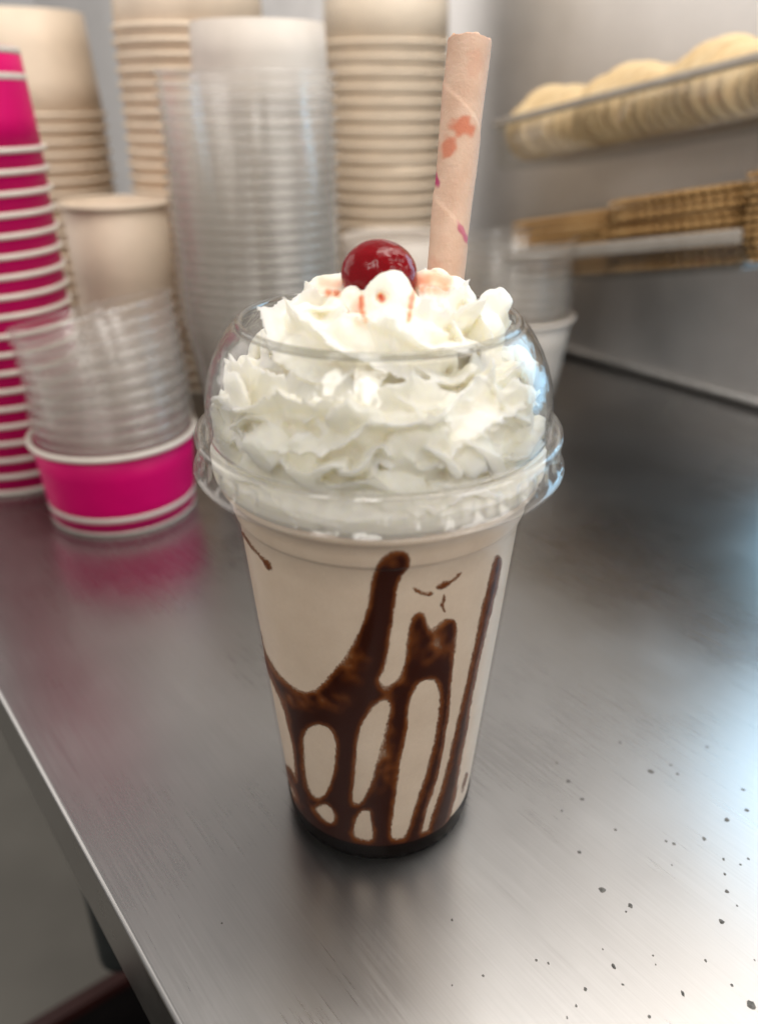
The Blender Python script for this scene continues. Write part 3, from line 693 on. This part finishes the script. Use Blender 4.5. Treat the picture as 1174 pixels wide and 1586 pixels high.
# torn ruffles of the middle and lower tiers
for pts, wd, t0 in [
 ([(560, 590, 192), (600, 606, 191), (640, 628, 190), (690, 634, 191), (735, 622, 194)], 14, 2.0),
 ([(430, 560, 203), (470, 588, 199), (520, 596, 197), (550, 575, 197)], 12, 1.7),
 ([(350, 610, 215), (372, 585, 211), (410, 578, 206), (440, 600, 203)], 13, 1.9),
 ([(355, 665, 206), (395, 640, 200), (430, 655, 196), (455, 690, 194)], 12, 1.7),
 ([(520, 735, 186), (560, 735, 185), (575, 705, 186), (600, 690, 187), (610, 715, 186)], 11, 1.5),
 ([(655, 690, 187), (690, 712, 186), (715, 745, 187)], 12, 1.6),
 ([(720, 690, 190), (760, 710, 190), (790, 745, 192)], 12, 1.7),
 ([(760, 600, 198), (790, 640, 199), (820, 660, 203)], 12, 1.9),
 ([(440, 735, 190), (480, 750, 187), (505, 725, 187), (540, 720, 187)], 11, 1.6),
 ([(600, 660, 187), (640, 665, 186), (665, 650, 187), (700, 655, 188)], 9, 1.4),
 ([(470, 660, 192), (500, 640, 192), (545, 645, 190), (575, 670, 189)], 10, 1.5),
 ([(640, 560, 197), (680, 590, 194), (700, 600, 194), (740, 570, 197)], 12, 1.7),
]: blade(pts, wd, t0)
rs = random.Random(21)
def flap(a, R, z, w, h, t, roll, tip, bend):
    """a torn flake of cream lying against the dome at angle a"""
    n1, n2 = 16, 10; V = []
    Rm = Matrix.Rotation(a + PI / 2, 3, 'Z') @ Matrix.Rotation(tip, 3, 'X') @ Matrix.Rotation(roll, 3, 'Y')
    c = np.array([R * math.cos(a), R * math.sin(a), z])
    for j in range(n2 + 1):
        b = -PI / 2 + PI * j / n2
        for i in range(n1):
            q = 2 * PI * i / n1
            x = w * math.copysign(abs(math.cos(b)) ** .6, 1) * math.cos(q); zz_ = h * math.copysign(abs(math.sin(b)) ** .8, math.sin(b)); y = t * math.cos(b) * math.sin(q)
            y += bend * (x / w) ** 2 - 0.6 * bend * (zz_ / h)
            k_ = 1 + 0.28 * noise.noise(Vector((x * .35 + a * 9, zz_ * .35, z)))
            V.append(c + np.array(Rm @ Vector((x * k_, y, zz_ * k_))))
    add_grid(V, grid_faces(n1, n2 + 1, True).tolist())
for i in range(44):
    z = rs.uniform(135, 160); lim_ = float(np.interp(z, [131, 141, 151, 159, 166], [44.5, 44.0, 44.0, 42.0, 38.0]))
    flap(2 * PI * (i * 0.381966 % 1.0) , lim_ - rs.uniform(1.0, 4.0), z, rs.uniform(4.5, 8.5), rs.uniform(3.0, 6.5), rs.uniform(1.6, 2.5), rs.uniform(-1.2, 1.2), rs.uniform(-0.9, 0.5), rs.uniform(0.5, 2.5))
me0 = bpy.data.meshes.new('cream_raw')
for v in cb.verts: v.co = v.co * MM
bmesh.ops.recalc_face_normals(cb, faces=cb.faces)
cb.to_mesh(me0); cb.free()
tmp = bpy.data.objects.new('cream_raw', me0); COL.objects.link(tmp)
md = tmp.modifiers.new('r', 'REMESH'); md.mode = 'VOXEL'; md.voxel_size = 0.00050; md.adaptivity = 0
dg = bpy.context.evaluated_depsgraph_get()
cm = bpy.data.meshes.new_from_object(tmp.evaluated_get(dg)); cm.name = 'whipped_cream'
bpy.data.objects.remove(tmp); bpy.data.meshes.remove(me0)
nv = len(cm.vertices); co = np.empty(nv * 3, np.float32); cm.vertices.foreach_get('co', co); co = co.reshape(-1, 3).astype(float) / MM
ed = np.empty(len(cm.edges) * 2, np.int32); cm.edges.foreach_get('vertices', ed); ed = ed.reshape(-1, 2)
deg = np.bincount(ed.ravel(), minlength=nv)[:, None]
def lap(c):
    a = np.zeros_like(c); np.add.at(a, ed[:, 0], c[ed[:, 1]]); np.add.at(a, ed[:, 1], c[ed[:, 0]]); return a / deg
co = co + 0.4 * (lap(co) - co)
sharp = np.linalg.norm(lap(co) - co, axis=1)
co = co + 0.15 * (lap(co) - co)
# soft folds and torn lips
nvec = np.array([noise.noise_vector(Vector(tuple(c * .10))) for c in co]); co = co + nvec * 1.3
nvec = np.array([noise.noise_vector(Vector(tuple(c * .33 + 7))) for c in co]); co = co + nvec * 0.42
k = smoothstep(0.03, 0.10, sharp)[:, None]
nvec = np.array([noise.noise_vector(Vector(tuple(c * 1.1 + 3))) for c in co]); co = co + nvec * (0.08 + 0.36 * k)
rr_ = np.hypot(co[:, 0], co[:, 1]); lim = dome_limit(co[:, 2]); s_ = np.minimum(1, lim / np.maximum(rr_, 1e-6))
co[:, 0] *= s_; co[:, 1] *= s_; co[:, 2] = np.maximum(co[:, 2], 125.5)
cm.vertices.foreach_set('co', (co * MM).astype(np.float32).ravel()); cm.update()
# cherry juice that ran into the folds round the cherry
STREAK = [([(500, 436), (525, 440)], 8, 0.5), ([(508, 452), (522, 455)], 6, 0.9), ([(560, 462), (560, 480), (566, 496)], 4.5, 0.95), ([(648, 436), (672, 430), (690, 436)], 12, 0.8),
          ([(655, 446), (690, 448)], 9, 0.7), ([(640, 452), (636, 475), (633, 496)], 4.5, 0.9), ([(548, 452), (552, 480), (556, 500)], 13, 0.16), ([(589, 459), (592, 463)], 5, 1.0)]
px_, py_ = to_px(co); stain = np.zeros(nv)
for pl, rad_, a_ in STREAK:
    d_ = np.full(nv, 1e9)
    for (x0, y0), (x1, y1) in zip(pl[:-1], pl[1:]):
        ex, ey = x1 - x0, y1 - y0; t_ = np.clip(((px_ - x0) * ex + (py_ - y0) * ey) / (ex * ex + ey * ey), 0, 1)
        d_ = np.minimum(d_, np.hypot(px_ - x0 - t_ * ex, py_ - y0 - t_ * ey))
    nzs = np.array([noise.noise(Vector((a * .09, b * .09, 0))) for a, b in zip(px_[d_ < 40], py_[d_ < 40])])
    dd = d_.copy(); dd[d_ < 40] += 2.5 * nzs
    stain = np.maximum(stain, a_ * (1 - smoothstep(rad_ * .2, rad_ * 1.7, dd)))
front = (co[:, 1] < 16) & (co[:, 2] > 164)
hole = np.exp(-(np.hypot(px_ - 590, (py_ - 461) * 1.1) / 9.0) ** 2) * front      # small hole the curl leaves in the front lobe
dv = co - CAM; dv /= np.linalg.norm(dv, axis=1)[:, None]; co = co + dv * (hole * 3.6)[:, None]
cm.vertices.foreach_set('co', (co * MM).astype(np.float32).ravel()); cm.update()
vfloat(cm, stain * front, 'juice')
cr = NT('whipped_cream').set(Roughness=0.48, Specular_IOR_Level=0.4, Subsurface_Weight=0.7, Subsurface_Scale=0.008)
cr.p.inputs['Subsurface Radius'].default_value = (1.0, 0.9, 0.6)
at = cr.n('ShaderNodeAttribute', attribute_name='juice')
cr.l(cr.ramp(at.outputs['Fac'], [(0.0, (0.875, 0.845, 0.745)), (0.25, (0.90, 0.75, 0.62)), (0.75, (0.86, 0.44, 0.29)), (0.95, (0.78, 0.24, 0.13)), (1.0, (0.30, 0.02, 0.02))]), cr.p.inputs['Base Color'])
g = cr.noise(420, 4); cr.bump(g, 0.10, 0.0006)
cream = link('whipped_cream', cm, cr.m)
tag(cream, 'ruffled white whipped cream heaped under the dome, stained with cherry juice', 'whipped cream')

# ------------------------------------------------------------------ cherry
CH_C = at_depth(587, 427, 214); CR = 9.7
nth, nph = 96, 64; V = []
for j in range(nph + 1):
    b = -PI / 2 + PI * j / nph
    for i in range(nth):
        a = 2 * PI * i / nth; v = Vector((math.cos(b) * math.cos(a), math.cos(b) * math.sin(a), math.sin(b)))
        r = CR * (1 + 0.035 * noise.noise(v * 1.3 + Vector((3, 1, 2))))
        dd = (v - Vector((0.42, -0.72, 0.50)).normalized()).length
        r -= 0.40 * math.exp(-(dd / 0.26) ** 2)                                 # stem dimple
        r += 0.12 * math.exp(-((dd - 0.44) / 0.14) ** 2)
        r -= 0.22 * math.exp(-(dd / 0.6) ** 2) * (0.5 + 0.9 * noise.noise(v * 9))
        r += 0.10 * noise.noise(v * 4.5) + 0.30 * math.exp(-(dd / 0.55) ** 2) * noise.noise(v * 7 + Vector((5, 0, 0)))
        V.append(CH_C + np.array(v * r) * np.array([1.03, 1.0, 0.97]))
cm_ = mesh('cherry', V, grid_faces(nth, nph + 1, True))
cc_ = NT('cherry_skin').set(Roughness=0.10, Specular_IOR_Level=0.28, Subsurface_Weight=0.2, Subsurface_Scale=0.003)
cc_.p.inputs['Subsurface Radius'].default_value = (1.0, 0.15, 0.1)
f = cc_.noise(120, 4); cc_.l(cc_.ramp(f, [(0.3, (0.14, 0.0003, 0.002)), (0.7, (0.22, 0.0005, 0.005))]), cc_.p.inputs['Base Color'])
g = cc_.noise(330, 3); cc_.bump(g, 0.28, 0.001)
cherry = link('cherry', cm_, cc_.m); tag(cherry, 'glossy dark red cherry pressed into the top of the whipped cream', 'cherry')

# ------------------------------------------------------------------ rolled wafer stick
T0 = at_depth(687, 450, 243); T1 = at_depth(726.5, 66, 234)
ax = (T1 - T0) / np.linalg.norm(T1 - T0); LEN = np.linalg.norm(T1 - T0); T00 = T0 - ax * 14
LW = LEN + 14
sx = np.cross(ax, [0, 1, 0]); sx /= np.linalg.norm(sx); sy_ = np.cross(sx, ax)
NA, NS = 150, 300; V = []; Pp = []
aa = np.linspace(0, 2 * PI, NA, endpoint=False)
for k in range(NS):
    s = LW * k / (NS - 1)
    r0 = 5.75 + (6.75 - 5.75) * s / LW
    ph = ((aa / (2 * PI)) - s / 31.0 + 0.32) % 1.0
    r = r0 - 0.30 * smoothstep(0.0, 0.93, ph) + 0.30 * smoothstep(0.93, 1.0, ph) - 0.2 + 0.10 * np.array([noise.noise(Vector((math.cos(a) * 1.5, math.sin(a) * 1.5, s * .12))) for a in aa])
    r += 0.05 * np.array([noise.noise(Vector((math.cos(a) * 9, math.sin(a) * 9, s * 1.2))) for a in aa])
    s2 = np.full(NA, s)
    if k == NS - 1: s2 = s2 + 0.9 * np.array([noise.noise(Vector((math.cos(a) * 3, math.sin(a) * 3, 2))) for a in aa])
    V.append(T00 + np.outer(s2, ax) + np.outer(r * np.cos(aa), sx) + np.outer(r * np.sin(aa), sy_))
for k in range(2):                                                               # inner wall of the roll
    s = LW - 0.1 if k == 0 else LW - 30
    V.append(T00 + ax * s + np.outer(np.full(NA, 4.4) * np.cos(aa), sx) + np.outer(np.full(NA, 4.4) * np.sin(aa), sy_))
V = np.concatenate(V)
wm_ = mesh('wafer_stick', V, grid_faces(NA, NS + 2, True))
px_, py_ = to_px(V); tint = np.zeros((len(V), 3))
def blot(cx, cy, rx, ry, rot):
    c_, s_ = math.cos(rot), math.sin(rot); X = (px_ - cx) * c_ + (py_ - cy) * s_; Y = -(px_ - cx) * s_ + (py_ - cy) * c_
    nz_ = np.array([noise.noise(Vector((a * .08, b * .08, 3))) for a, b in zip(px_, py_)])
    return 1 - smoothstep(0.55, 1.25, np.hypot(X / rx, Y / ry) + 0.45 * nz_)
facing = ((V - T00) @ np.array([0, 1, 0]) - ((V - T00) @ ax) * ax[1]) < 1.0
tint[:, 0] = np.maximum.reduce([blot(716, 196, 20, 17, 0), 0.95 * blot(694, 228, 13, 19, 0.3), 0.30 * blot(672, 430, 18, 30, 0), 0.2 * blot(735, 100, 14, 25, 0)]) * facing
tint[:, 1] = np.maximum(blot(674, 276, 5.5, 13, -0.2), 0.75 * blot(717, 360, 5, 20, -0.45)) * facing
vcol(wm_, tint, 'tint')
wf = NT('wafer_roll').set(Roughness=0.75, Subsurface_Weight=0.15, Subsurface_Scale=0.002)
f = wf.noise(110, 5, 0.6); ba = wf.ramp(f, [(0.3, (0.58, 0.375, 0.265)), (0.7, (0.68, 0.48, 0.36))])
at = wf.n('ShaderNodeAttribute', attribute_name='tint'); sep = wf.n('ShaderNodeSeparateColor'); wf.l(at.outputs['Color'], sep.inputs[0])
m1 = wf.n('ShaderNodeMix', data_type='RGBA'); m1.inputs[7].default_value = (0.56, 0.155, 0.075, 1); wf.l(ba, m1.inputs[6]); wf.l(wf.math('MULTIPLY', sep.outputs[0], 0.85), m1.inputs[0])
m2 = wf.n('ShaderNodeMix', data_type='RGBA'); m2.inputs[7].default_value = (0.42, 0.035, 0.13, 1); wf.l(m1.outputs[2], m2.inputs[6]); wf.l(sep.outputs[1], m2.inputs[0])
wf.l(m2.outputs[2], wf.p.inputs['Base Color'])
g = wf.noise(1500, 4, 0.7); wf.bump(g, 0.35, 0.0005)
ws = link('wafer_stick', wm_, wf.m); tag(ws, 'rolled pink-brown wafer stick standing in the whipped cream beside the cherry', 'wafer stick')
